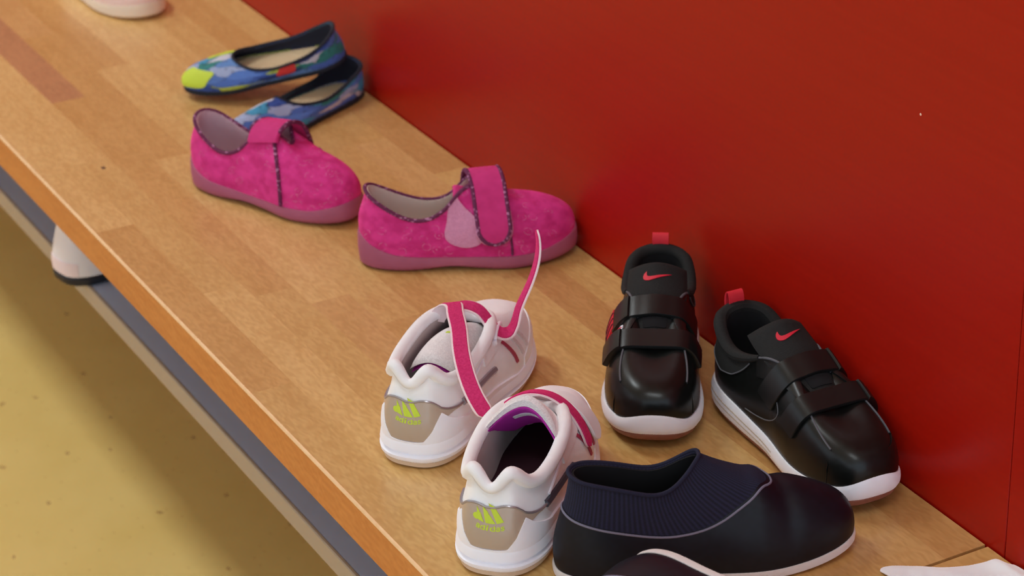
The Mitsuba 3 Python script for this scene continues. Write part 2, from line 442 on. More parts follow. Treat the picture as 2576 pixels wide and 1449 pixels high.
    def on(s, poly, a0, v0, th=.0008, cell=.0025, ang=0.0, off=.0003):
        """A flat shape (metres) laid on the upper round the point (a0, v0): x to the right for one who faces the shoe there, turned by ang, y towards the collar."""
        h = 1e-3
        da = (s.base(a0 + h, v0) - s.base(a0 - h, v0)) / (2 * h)
        dv = (s.base(a0, v0 + h) - s.base(a0, v0 - h)) / (2 * h)
        la, lv = np.linalg.norm(da), np.linalg.norm(dv)
        c, sn = math.cos(ang), math.sin(ang)
        def fn(x, y, o):
            X, Y = c * x - sn * y, sn * x + c * y
            return s.world(s.S(a0 - X / la, np.clip(v0 + Y / lv, 0, 1), np.full(x.shape, o)))
        return drape(poly, fn, th, cell, off)

    def line(s, pts_av, r=.0006, off=.0, n=60, flat=1.0):
        p = np.array(pts_av, float)
        d = np.r_[0, np.cumsum(np.hypot(*np.diff(p * [3, 1], axis=0).T))]
        q = PchipInterpolator(d, p)(np.linspace(0, d[-1], n))
        return tube(s.world(s.S(q[:, 0], q[:, 1], np.full(n, off))), r, n=6)

    def collar_tube(s, r, a0=0.0, a1=1.0, n=200, off=(0, 0, 0), rf=None, v=1.0):
        closed = abs(a1 - a0 - 1) < 1e-9
        a = np.linspace(a0, a1, n, endpoint=not closed)
        P = s.base(a, np.full(n, v)) + np.asarray(off)
        return tube(s.world(P), r if rf is None else rf(a), closed, n=10)

    def sole(s, rings, N=180):
        """rings: (offset, height) pairs from the bottom up; both may be functions of a."""
        a = np.arange(N) / N
        R = []
        for o, z in rings:
            o = o(a) if callable(o) else np.full(N, float(o))
            z = z(a) if callable(z) else np.full(N, float(z))
            R.append(s.world(np.c_[s.outline(a, o), z]))
        return ring_sole(R)

    def insole(s, dz=.003, inset=.004):
        a = np.arange(120) / 120
        return ring_sole([s.world(np.c_[s.outline(a, -np.full(120, inset)), s.zb(a) + d]) for d in (dz - .002, dz)])

# ------------------------------------------------------------------ the room
def room():
    X0, Y0, Y1, Z1 = -3.2, -3.0, 6.0, 2.75
    obj('floor', boxm(X0, WX + .1, Y0, Y1, -.05, 0), 'linoleum'); structure('floor', 'yellow speckled linoleum floor')
    obj('ceiling', boxm(X0, WX + .1, Y0, Y1, Z1, Z1 + .05), 'ceiling_paint'); structure('ceiling')
    structure('wall_left')
    obj('parapet', boxm(X0 - .1, X0, Y0, Y1, 0, .85), 'wall_paint', 'wall_left')
    obj('lintel', boxm(X0 - .1, X0, Y0, Y1, 2.45, Z1), 'wall_paint', 'wall_left')
    bays = np.linspace(Y0, Y1, 6)
    for k in range(5):
        y0, y1 = bays[k], bays[k + 1]
        obj('pier', boxm(X0 - .1, X0, y0 - .12, y0 + .12, .85, 2.45), 'wall_paint', 'wall_left')
        w = structure(f'window_{k + 1}')
        fr = [boxm(X0 - .08, X0 - .03, y0 + .12, y0 + .17, .85, 2.45), boxm(X0 - .08, X0 - .03, y1 - .17, y1 - .12, .85, 2.45), boxm(X0 - .08, X0 - .03, y0 + .17, y1 - .17, .85, .90), boxm(X0 - .08, X0 - .03, y0 + .17, y1 - .17, 2.40, 2.45)]
        obj('frame', trimesh.util.concatenate(fr), 'lamp_metal', w, smooth=False)
        x = X0 - .055
        pane = trimesh.Trimesh([(x, y0 + .17, .90), (x, y1 - .17, .90), (x, y1 - .17, 2.40), (x, y0 + .17, 2.40)], [(0, 1, 2), (0, 2, 3)], process=False)
        obj('pane', pane, 'window_glass', w, smooth=False)
    obj('pier', boxm(X0 - .1, X0, Y1 - .12, Y1, .85, 2.45), 'wall_paint', 'wall_left')
    obj('wall_back', boxm(X0, WX + .1, Y1, Y1 + .1, 0, Z1), 'wall_paint'); structure('wall_back')
    structure('wall_right', 'red wall clad in smooth panels behind the bench')
    obj('backing', boxm(WX + .012, WX + .1, Y0, Y1, 0, Z1), 'red_dark', 'wall_right')
    seam = -.0105
    edges = [Y0, seam - 1.22, seam, seam + 3.0, Y1]
    for y0, y1 in zip(edges[:-1], edges[1:]):
        obj('panel', bevel_box(WX, WX + .011, y0 + .0004, y1 - .0004, .0, Z1, .0005), 'red_laminate', 'wall_right', smooth=False)
    d = np.array([(2316 - 1288) / 6358.65, (288 - 724.5) / 6358.65, 1.0])
    r = np.array([[0.87486444, -0.4836509, -0.02634422], -cam_u, cam_f]).T @ d
    c = cam_o + r * ((WX - cam_o[0]) / r[0])
    m = trimesh.creation.icosphere(2, 1.0); m.apply_scale((.0004, .0010, .0010)); m.apply_translation((WX, c[1], c[2]))
    obj('paint_chip', m, 'paint_chip', 'wall_right', 'tiny pale chip in the red paint')

    for k, (x, y, w, l, rad) in enumerate(LAMPS):
        t = thing('ceiling_lamp', ('long ceiling lamp with a flat glowing diffuser, the middle one above the shoes', 'long ceiling lamp with a flat glowing diffuser, the one farthest along the bench', 'added fill light shaped as a long ceiling lamp, behind the camera')[k], 'lamp', 'ceiling lamps')
        z = LAMP_Z
        obj('housing', bevel_box(x - w / 2 - .02, x + w / 2 + .02, y - l / 2 - .02, y + l / 2 + .02, z + .002, Z1, .004), 'lamp_metal', t, smooth=False)
        pane = trimesh.Trimesh([(x - w / 2, y - l / 2, z), (x + w / 2, y - l / 2, z), (x + w / 2, y + l / 2, z), (x - w / 2, y + l / 2, z)], [(0, 2, 1), (0, 3, 2)], process=False)
        key = obj('diffuser', pane, 'lamp_metal', t, smooth=False)
        scene[key]['emitter'] = {'type': 'area', 'radiance': rgb((rad * .91, rad * 1.0, rad * 1.03))}

def bench():
    t = thing('bench', 'long wooden wall bench of glued blond staves carrying the shoes', 'bench')
    W, TH = WX - .0015, .036
    r = np.random.default_rng(3)
    nrow, lip = 10, .0
    xs = np.linspace(.0022, W, nrow + 1)
    def board(key, y0, y1, fixed):
        for i in range(nrow):
            cuts = fixed.get(i)
            if cuts is None:
                y, cuts = y0 + r.uniform(.05, .4), []
                while y < y1 - .08:
                    cuts.append((y, None)); y += r.uniform(.28, .5)
            ys = [y0] + [c for c, _ in cuts if y0 < c < y1] + [y1]
            ms = [None] + [m for c, m in cuts if y0 < c < y1]
            prev = -1
            for y_0, y_1, mm in zip(ys[:-1], ys[1:], ms):
                k = r.integers(0, 4) if i > 1 else r.integers(0, 2)
                if k == prev: k = (k + 1) % (4 if i > 1 else 2)
                prev = k
                if i >= 8: k = [0, 2, 4, 3][k]
                obj('stave', boxm(xs[i], xs[i + 1], y_0, y_1, ZB - TH, ZB), mm or f'wood_{k}', key, smooth=False)
    fixed = {1: [(.30, 'wood_1'), (.69, 'wood_0'), (1.02, 'wood_1'), (1.5, 'wood_0')],
             0: [(.17, 'wood_0'), (.50, 'wood_2'), (.86, 'wood_1'), (1.3, 'wood_0')],
             2: [(.25, 'wood_0'), (.66, 'wood_2'), (1.185, 'wood_dark'), (1.62, 'wood_0')]}
    top, top2 = t + '__board', t + '__board_001'
    for key, y0, y1 in ((top, .0095, 2.8), (top2, -1.2, .0065)):
        board(key, y0, y1, fixed if key == top else {})
        # rounded front lipping: front face and a paler top corner
        obj('front_edge', boxm(.0, .0022, y0, y1, ZB - TH, ZB - .0022), 'wood_edge', key, 'orange-brown front edge of the board', smooth=False)
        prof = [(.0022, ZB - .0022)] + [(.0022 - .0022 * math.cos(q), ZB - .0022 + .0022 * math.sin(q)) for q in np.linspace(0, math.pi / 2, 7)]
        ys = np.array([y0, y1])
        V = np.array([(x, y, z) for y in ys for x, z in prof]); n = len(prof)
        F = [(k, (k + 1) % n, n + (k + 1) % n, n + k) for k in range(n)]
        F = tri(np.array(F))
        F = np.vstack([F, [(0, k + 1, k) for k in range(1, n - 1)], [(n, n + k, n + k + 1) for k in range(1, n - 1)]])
        obj('corner', trimesh.Trimesh(V, F, process=False), 'wood_pale', key, 'pale corner along the front of the board', smooth=40)
    k = trimesh.creation.icosphere(2, 1.0); k.apply_scale((.0022, .0036, .0003)); k.apply_translation((.062, .999, ZB))
    obj('knot', k, 'knot', top, 'small dark knot')
    # shelf under the seat
    SX, SZ = .036, ZB - .1285
    sh = thing('shelf', 'long grey shoe shelf with a beige front band under the wooden bench', 'shelf')
    obj('shelf_board', boxm(SX + .004, W, -1.2, 2.8, SZ - .020, SZ), 'shelf_grey', sh, smooth=False)
    obj('edge_band', bevel_box(SX, SX + .004, -1.2, 2.8, SZ - .020, SZ + .0002, .001), 'shelf_edge', sh, 'beige front band of the shelf', smooth=False)
    for y in (-.9, .9, 2.6):
        obj('bracket', bevel_box(.12, W, y, y + .03, SZ - .06, SZ - .020, .003), 'shelf_grey', sh, smooth=False)
    return SX, SZ

room()
SHELF_X, SHELF_Z = bench()

#SHOES
# ------------------------------------------------------------------ shared shoe parts
class Tongue:
    """A padded tongue: a centre line in the shoe's middle plane, half width and side drop along it."""
    def __init__(s, shoe, line, width, drop, y=0.0, tilt=0.0):
        s.shoe, s.y, s.tilt = shoe, y, tilt
        pts = np.array([(x * shoe.L, z) for x, z in line])
        d = np.r_[0, np.cumsum(np.linalg.norm(np.diff(pts, axis=0), axis=1))]
        s.len = d[-1]; d /= d[-1]
        s.c = CubicSpline(d, pts); s.w = PchipInterpolator(*np.array(width).T); s.d = PchipInterpolator(*np.array(drop).T)
    def local(s, q, h, off=0.0):
        q, h = np.broadcast_arrays(np.asarray(q, float), np.asarray(h, float))
        P = s.c(h); t = s.c(h, 1); t /= np.linalg.norm(t, axis=-1, keepdims=True)
        N = np.stack([t[..., 1], -t[..., 0]], -1)                # towards the toe and up for a line that runs up and back
        k = np.asarray(off) - s.d(h) * np.abs(q) ** 1.8
        X = P + N * k[..., None]
        return np.stack([X[..., 0], s.y + q * s.w(h) + s.tilt * h, X[..., 1]], -1)
    def at(s, q, h, off=0.0): return s.shoe.world(s.local(q, h, off))
    def mesh(s, th, o=0.0, h0=0.0, h1=1.0, n=28, m=30):
        q = np.linspace(-1, 1, n); h = np.linspace(h0, h1, m)
        Q, H = np.meshgrid(q, h, indexing='ij')
        r = np.sqrt(np.clip(1 - np.abs(Q) ** 6, 0, 1)) * np.sqrt(np.clip(1 - np.clip((H - h1 + .09 * (h1 - h0)) / (.09 * (h1 - h0)), 0, 1) ** 4, 0, 1))
        A, B = s.at(Q, H, o + th * (.5 + .5 * r)), s.at(Q, H, o + th * (.5 - .5 * r))
        V = np.vstack([A.reshape(-1, 3), B.reshape(-1, 3)])
        f = grid_faces(n, m, False); k = n * m
        F = [tri(f), tri(f[:, ::-1]) + k]
        g = np.arange(k).reshape(n, m)
        loop = np.r_[g[:, 0], g[-1, 1:], g[-2::-1, -1], g[0, -2:0:-1]]
        nx = np.roll(loop, -1)
        F.append(np.stack([loop, nx, nx + k], 1)); F.append(np.stack([loop, nx + k, loop + k], 1))
        return trimesh.Trimesh(V, np.vstack(F), process=False)
    def on(s, poly, h0, q0=0.0, th=.0006, off=.0, cell=.0016, flip=1):
        w = float(s.w(h0))
        return drape(poly, lambda x, y, o: s.at(q0 + flip * x / w, h0 + y / s.len, o), th, cell, off)

def smooth_poly(pts, n=6, closed=True):
    p = np.array(pts + [pts[0]], float)
    c = CubicSpline(np.arange(len(p)), p, bc_type='periodic')
    return Polygon(c(np.arange(0, len(p) - 1, 1 / n))).buffer(0)

def swoosh(size):
    k = np.array
    low = [(-.36, .22), (-.455, .08), (-.445, -.085), (-.33, -.165), (-.17, -.15), (.10, -.03), (.5, .20)]
    up = [(.5, .20), (.06, .055), (-.14, .005), (-.26, .0), (-.335, .05), (-.36, .22)]
    a = CubicSpline(range(7), low)(np.linspace(0, 6, 30)); b = CubicSpline(range(6), up)(np.linspace(0, 5, 26))
    return affinity.scale(Polygon(np.vstack([a, b[1:-1]])).buffer(0), size, size, origin=(0, 0))

def rounded(w, h, r):
    return sbox(-w / 2 + r, -h / 2 + r, w / 2 - r, h / 2 - r).buffer(r, 6)

def flat_text(text, height):
    """Letters as flat shapes, from the lettering helper's outline."""
    m = meshkit.text_mesh(text, height, .001, bold=True)
    from shapely.ops import unary_union
    up = m.face_normals[:, 2] > .9
    return unary_union([Polygon(m.vertices[f][:, :2]).buffer(1e-6) for f in m.faces[up]]).simplify(height * .02)

def heading(p, q): return math.atan2(q[1] - p[1], q[0] - p[0])

# ------------------------------------------------------------------ pink felt slippers
def pink_slipper(key, pose, label, strap_near, zs):
    t = thing('slipper', label, 'slipper', 'pink felt slippers')
    L = .194
    wide = [(0, .036), (.15, .034), (.4, .0305), (.55, .0325), (.72, .0365), (.86, .036), (1, .034)]
    slim = [(0, .036), (.15, .033), (.4, .0285), (.55, .0305), (.72, .0355), (.86, .035), (1, .034)]
    lat = -1 if not strap_near else 1                                   # side of the little toe
    half = [(.06, .07, .0155, .0575), (.12, .16, .0215, .049), (.19, .30, .0235, .0405), (.25, .43, .0215, .0445), (.30, .52, .0175, .054), (.35, .565, .012, .0555), (.42, .60, .005, .0535)]
    half = [(a, x, y, z + (.006 * math.exp(-((x - .52) / .06) ** 2) if x < .55 else 0)) for a, x, y, z in half]
    near = half if not strap_near else [(.06, .07, .0155, .0570), (.12, .16, .0215, .047), (.18, .28, .0235, .0405), (.24, .40, .0215, .0500), (.29, .475, .0165, .0625), (.34, .545, .0115, .0645), (.42, .60, .005, .0555)]
    if not strap_near: near = [(.06, .07, .0155, .0570), (.12, .16, .0215, .047), (.18, .28, .0235, .0405), (.24, .40, .0220, .0490), (.29, .48, .0178, .0620), (.34, .55, .0120, .0645), (.42, .60, .005, .0560)]
    col = [(0, .035, 0, .061)] + half + [(.5, .612, 0, .053)] + [(1 - a, x, -y, z) for a, x, y, z in near]
    col = [(a, x, y, z * zs) for a, x, y, z in col]
    arch = lambda a: .0028 * np.exp(-((s.t(a) - .42) / .13) ** 2)
    s = Shoe(key, L, wide if lat > 0 else slim, wide if lat < 0 else slim, pose, col, zb=((0, .032), (.06, .023), (.2, .0155), (.45, .0135), (.8, .0135), (.93, .017), (1, .020)), toe_shift=-.004 * lat, toe_spring=.005,
             hr=[(0, .5), (.25, .55), (.4, .62), (.5, .62), (.6, .62), (.75, .55)], k2=[(0, .02), (.2, .04), (.3, .12), (.38, .42), (.5, .55), (.62, .42), (.7, .12), (.8, .04)], out=[(0, .003), (.25, .003), (.5, .003), (.75, .003)], th=.0014,
             warp=lambda p: p + np.stack([0 * p[..., 0], 0 * p[..., 0], .0016 * (meshkit.fbm(p * 42 + 3 * lat, 3, 5) - .5) * np.clip((p[..., 2] - .02) / .015, 0, 1)], -1))
    obj('upper', s.shell(o0=-.0014, o1=0, nv=46), 'pink_felt', t)
    obj('lining', s.shell(vlo=.05, vhi=.995, o0=-.0026, o1=-.0016), 'mauve_lining' if strap_near else 'beige_lining', t, 'pale lining inside')
    obj('insole', s.insole(), 'mauve_lining' if strap_near else 'beige_lining', t)
    z = s.zb
    obj('sole', s.sole([(-.007, lambda a: .0006 + arch(a)), (-.002, lambda a: .0012 + arch(a)), (.0012, lambda a: .004 + .8 * arch(a)), (.0022, lambda a: .5 * z(a)), (.0020, lambda a: z(a) - .003), (.0012, lambda a: z(a) + .0005), (-.0012, lambda a: z(a) + .0012)]), 'mauve_rubber', t, 'dusty mauve rubber sole')
    obj('binding', s.collar_tube(.0018), 'purple_binding', t, 'dark purple binding round the opening')
    g = Tongue(s, [(.68, .044 * zs), (.60, .049 * zs), (.50, .0575 * zs), (.44, .060 * zs)], [(0, .016), (.5, .017), (1, .015)], [(0, .008), (1, .007)])
    obj('tongue', g.mesh(.003, -.004), 'pink_felt_plain', t)
    sd = -1                                                             # the side that faces the camera
    st = 1 if strap_near else -1
    # strap: from its root on one side over the instep to the other
    if strap_near:
        path = [(.525 * L, -.0185, .0590), (.52 * L, -.0130, .0650), (.52 * L, -.004, .0680), (.52 * L, .008, .0660), (.515 * L, .019, .0585), (.51 * L, .0290, .044), (.505 * L, .0345, .031)]
        w0, w1 = .036, .029
    else:
        path = [(.555 * L, .0335, .040), (.56 * L, .025, .056), (.575 * L, .009, .0745), (.595 * L, -.009, .0735), (.61 * L, -.025, .056), (.618 * L, -.0350, .042), (.622 * L, -.0385, .0285)]
        w0, w1 = .028, .028
    path = [(x, y, z * (1 + (zs - 1) * (.75 if strap_near else .30))) for x, y, z in path]
    wd = np.array([1, 0, 0.12 if strap_near else 0.05]) * (1 if not strap_near else -1)
    P = s.mesh(ribbon(path, wd, w0, .0030, n=90, width1=w1, lift=.0028 if strap_near else .0012))
    sk = obj('strap', P, 'pink_felt_plain', t)
    # binding round the strap's edge
    c = spline(path, 90); tt = np.gradient(c, axis=0); tt /= np.linalg.norm(tt, axis=1, keepdims=True)
    W = wd - (tt @ wd)[:, None] * tt; W /= np.linalg.norm(W, axis=1, keepdims=True); N = np.cross(tt, W)
    d = np.r_[0, np.cumsum(np.linalg.norm(np.diff(c, axis=0), axis=1))]
    hw = np.linspace(w0, w1, 90) / 2
    q = np.clip(1 - (d[-1] - d) / hw, 0, 1); hw = hw * np.sqrt(np.clip(1 - q * q, .0, 1))
    c = c + N * (.0044 if strap_near else .0028)
    k0 = 10 if strap_near else 0
    edge = np.vstack([(c - W * hw[:, None])[k0:], (c + W * hw[:, None])[k0:][::-1]])
    edge = edge[np.r_[True, np.linalg.norm(np.diff(edge, axis=0), axis=1) > 1e-4]]
    obj('binding', s.mesh(tube(edge, .0022, n=8)), 'purple_binding', sk, 'dark purple binding of the strap')
    if not strap_near:
        tip = c[-22:] - N[-22:] * .0022
        e2 = np.vstack([(tip - W[-22:] * (hw[-22:, None] + .0018)), (tip + W[-22:] * (hw[-22:, None] + .0018))[::-1]]) + tt[-1] * .0016
        obj('rim', s.mesh(tube(e2, .0011, n=6)), 'velcro_pink', sk, 'pale rim under the strap end')
        pad = smooth_poly([(-.003, .0235), (.0045, .0235), (.0095, .008), (.0135, -.006), (.0115, -.0175), (0, -.0225), (-.0115, -.0175), (-.0135, -.006), (-.008, .008)])
        obj('fastener_pad', s.on(affinity.scale(pad, 1.15, 1.0, origin=(0, 0)), .745, .60, th=.0012, ang=-.10), 'velcro_pink', t, 'pale pink fastener pad beside the strap')
        obj('seam', s.line([(.685, .02), (.68, .25), (.668, .5)], .0012, .0003), 'purple_binding', t)
        obj('seam', s.line([(.315, .02), (.32, .25), (.332, .5)], .0012, .0003), 'purple_binding', t)
    else:
        fr = lambda v: np.interp(v, [0, .25, .5, .75, 1], [.697, .690, .681, .670, .655])
        vs = np.linspace(.02, .97, 40)
        # the quarter lies over the vamp: a second layer with a bound front edge
        n, m = 40, 30
        vv = np.linspace(.01, .97, n)
        A = fr(vv)[:, None] + (np.linspace(0, 1, m) ** 1.0)[None] * (.80 - fr(vv))[:, None]
        VV = np.repeat(vv[:, None], m, 1)
        th = .0019 * np.clip(1 - np.linspace(0, 1, m)[None] ** 3, .02, 1) * np.ones((n, 1))
        top, bot = s.S(A, VV, th), s.S(A, VV, th * 0 + .0001)
        V = np.vstack([top.reshape(-1, 3), bot.reshape(-1, 3)]); f = grid_faces(n, m, False); k = n * m
        gi = np.arange(k).reshape(n, m); loop = np.r_[gi[:, 0], gi[-1, 1:], gi[-2::-1, -1], gi[0, -2:0:-1]]; nx = np.roll(loop, -1)
        F = np.vstack([tri(f), tri(f[:, ::-1]) + k, np.stack([loop, nx, nx + k], 1), np.stack([loop, nx + k, loop + k], 1)])
        obj('quarter', trimesh.Trimesh(s.world(V), F, process=False), 'pink_felt', t)
        obj('quarter_edge', tube(s.world(s.S(fr(vs), vs, np.full(40, .0013))), .0018, n=8), 'purple_binding', t, 'dark purple bound front edge of the quarter')
        obj('seam', s.line([(.315, .02), (.32, .25), (.332, .5)], .0012, .0003), 'purple_binding', t)
    return s

SH = {}
SH['A'] = pink_slipper('A', (.1335, .924, 0, heading((.1335, .924), (.218, .760)), 0, 0), 'pink felt slipper with its strap closed, heel against the comic-print slippers', True, 1.18)
SH['B'] = pink_slipper('B', (.187, .6755, 0, heading((.187, .6755), (.3535, .5945)), 0, 0), 'pink felt slipper with pale fastener pad beside its strap, toe at the red wall', False, 1.18)

# ------------------------------------------------------------------ white sneakers
def white_sneaker(key, pose, label, lat):
    t = thing('sneaker', label, 'sneaker', 'white sneakers with pink straps')
    L = .204
    wide = [(0, .041), (.12, .0385), (.3, .034), (.45, .0335), (.7, .039), (.86, .039), (1, .038)]
    slim = [(0, .041), (.12, .0380), (.3, .0325), (.45, .0315), (.7, .037), (.86, .038), (1, .038)]
    half = [(.022, .055, .0065, .0735), (.048, .070, .0135, .0810), (.075, .100, .0190, .0745), (.105, .140, .0235, .0680), (.16, .24, .0290, .0665), (.22, .37, .0305, .0700), (.28, .50, .0275, .0745), (.34, .60, .019, .0745), (.41, .655, .010, .0690)]
    col = [(0, .048, 0, .0695)] + half + [(.5, .68, 0, .0650)] + [(1 - a, x, -y, z) for a, x, y, z in half]
    s = Shoe(key, L, wide if lat > 0 else slim, wide if lat < 0 else slim, pose, col, zb=((0, .0235), (.2, .0235), (.5, .021), (.8, .018), (1, .020)), nheel=2.7, ntoe=2.5, toe_shift=-.004 * lat, toe_spring=.006,
             out=[(0, .0015), (.25, .002), (.5, .004), (.75, .002)], hr=[(0, .45), (.25, .5), (.4, .66), (.5, .70), (.6, .66), (.75, .5)], k2=[(0, -.18), (.06, -.12), (.2, .0), (.3, .10), (.38, .42), (.5, .58), (.62, .42), (.7, .10), (.8, .0), (.94, -.12)])
    obj('upper', s.shell(o0=-.0025, o1=0, nv=44), 'white_leather', t)
    obj('lining', s.shell(vlo=.04, vhi=.97, o0=-.0045, o1=-.0027), 'grey_lining' if lat < 0 else 'grey_lining', t)
    obj('insole', s.insole(), 'shoe_inside_dark', t, 'dark insole')
    r = lambda a: .0052 - .0010 * np.exp(-((np.minimum(a % 1, 1 - a % 1)) / .03) ** 2)
    obj('padded_collar', s.collar_tube(None, rf=r, n=240), 'white_leather', t)
    k = lambda f: (lambda a: s.zb(a) * f)
    obj('outsole', s.sole([(-.007, 0), (-.002, .0006), (.0010, .0028), (.0016, .0064), (.0004, .0076)]), 'gum_pale', t, 'pale gum outsole')
    ms = obj('midsole', s.sole([(-.002, .0068), (.0020, .0071), (.0036, .0090), (.0038, k(.49)), (.0002, k(.54)), (.0000, k(.62)), (.0034, k(.69)), (.0026, k(.9)), (.0012, k(1.05)), (-.002, k(1.08))]), 'white_rubber', t, 'white midsole with a groove')
    # white heel cup either side of the heel counter
    up = lambda a: np.interp(np.minimum(a % 1, 1 - a % 1), [0, .030, .050, .075, .10, .15, .22, .30], [.02, .03, .14, .40, .30, .14, .08, .02])
    obj('heel_cup', s.shell(-.3, .3, 0, up, o0=-.0005, o1=.0019, na=150, nv=14), 'white_rubber', t)
    ct = lambda a: np.interp(np.abs(a), [0, .02, .045, .075, .11, .15], [.66, .635, .54, .47, .45, .43])
    cb = lambda a: np.interp(np.abs(a), [0, .036, .055, .078, .11, .15], [.03, .03, .10, .30, .395, .41])
    obj('heel_counter', s.shell(-.15, .15, cb, ct, o0=-.0003, o1=.0013, na=110, nv=24), 'taupe_plastic', t, 'glossy taupe heel counter')
    obj('counter_trim', s.line([(x, float(ct(x))) for x in np.linspace(-.15, .15, 41)], .0010, .0012, n=160), 'silver_trim', t, 'silver trim over the heel counter')
    sg = -1
    obj('side_trim', s.line([(sg * .140, .435), (sg * .17, .42), (sg * .20, .40), (sg * .25, .33)], .0032, .0002), 'dark_trim' if lat < 0 else 'silver_trim', t)
    # printed mark on the heel
    bars = []
    big = lambda p: affinity.scale(p, 1.65, 1.65, origin=(0, 0))
    for i, h in enumerate((.0042, .0066, .0092)):
        x0 = -.0070 + i * .0044
        bars.append(Polygon([(x0, 0), (x0 + .0036, 0), (x0 + .0036 - .52 * h - .0004, h - .0014), (x0 - .52 * h, h)]))
    bars.append(smooth_poly([(-.0098, .0008), (-.0078, .0022), (-.0066, .0012), (-.0072, -.0002), (-.0092, -.0004)]))
    txt = affinity.translate(affinity.scale(flat_text('adidas', .0021), 1.42, 1.0, origin=(0, 0)), -.0072, -.0031)
    mk = obj('heel_mark', s.on(big(union_all(bars)), -.006, .40, th=.0006, off=.0012, ang=-.05), 'lime_print', t, 'lime green heel mark of slanted bars')
    obj('lettering', s.on(big(txt), -.006, .40, th=.0005, off=.0012, ang=-.05, cell=.0012), 'lime_print', mk)
    # stripes on the side that the camera sees
    for i, (a0, w) in enumerate(((.700, .0038), (.678, .0038), (.657, .0038))):
        pl = affinity.skew(rounded(w, .034, .0008), xs=-12)
        obj('stripe', s.on(pl, a0, .38, th=.0007), 'crimson_strip' if (lat < 0 or i == 0) else 'white_mesh', t)
    for i, a0 in enumerate((.300, .322, .343)):
        obj('stripe', s.on(affinity.skew(rounded(.0038, .040, .0008), xs=18), a0, .46, th=.0007), 'crimson_strip', t)
    obj('side_piping', s.line([(.70, .97), (.755, .84), (.82, .64), (.845, .53)], .0011, .0006), 'white_rubber', t)
    # toe overlay and eyestay
    obj('toe_overlay', s.shell(.33, .67, .0, lambda a: np.interp(np.abs(a - .5), [0, .08, .17], [.34, .30, .10]), o0=-.0002, o1=.0009, na=80, nv=14), 'white_leather', t)
    obj('eyestay', s.shell(.60, .775, .60, .97, o0=0, o1=.0016, na=50, nv=14), 'white_leather', t)
    obj('eyestay', s.shell(.225, .40, .60, .97, o0=0, o1=.0016, na=50, nv=14), 'white_leather', t)
    return t, s


def both_straps(shoe, t, path, wd, width, n=70, round1=True, th=.0022):
    k = obj('strap', shoe(ribbon(path, wd, width, th * .6, n=n, round1=round1)), 'strap_white', t, 'white-edged strap')
    obj('velcro', shoe(ribbon(path, wd, width - .0030, th, n=n, round1=round1, lift=.0002)), 'velcro_magenta', k, 'magenta fastener side of the strap')
    return k

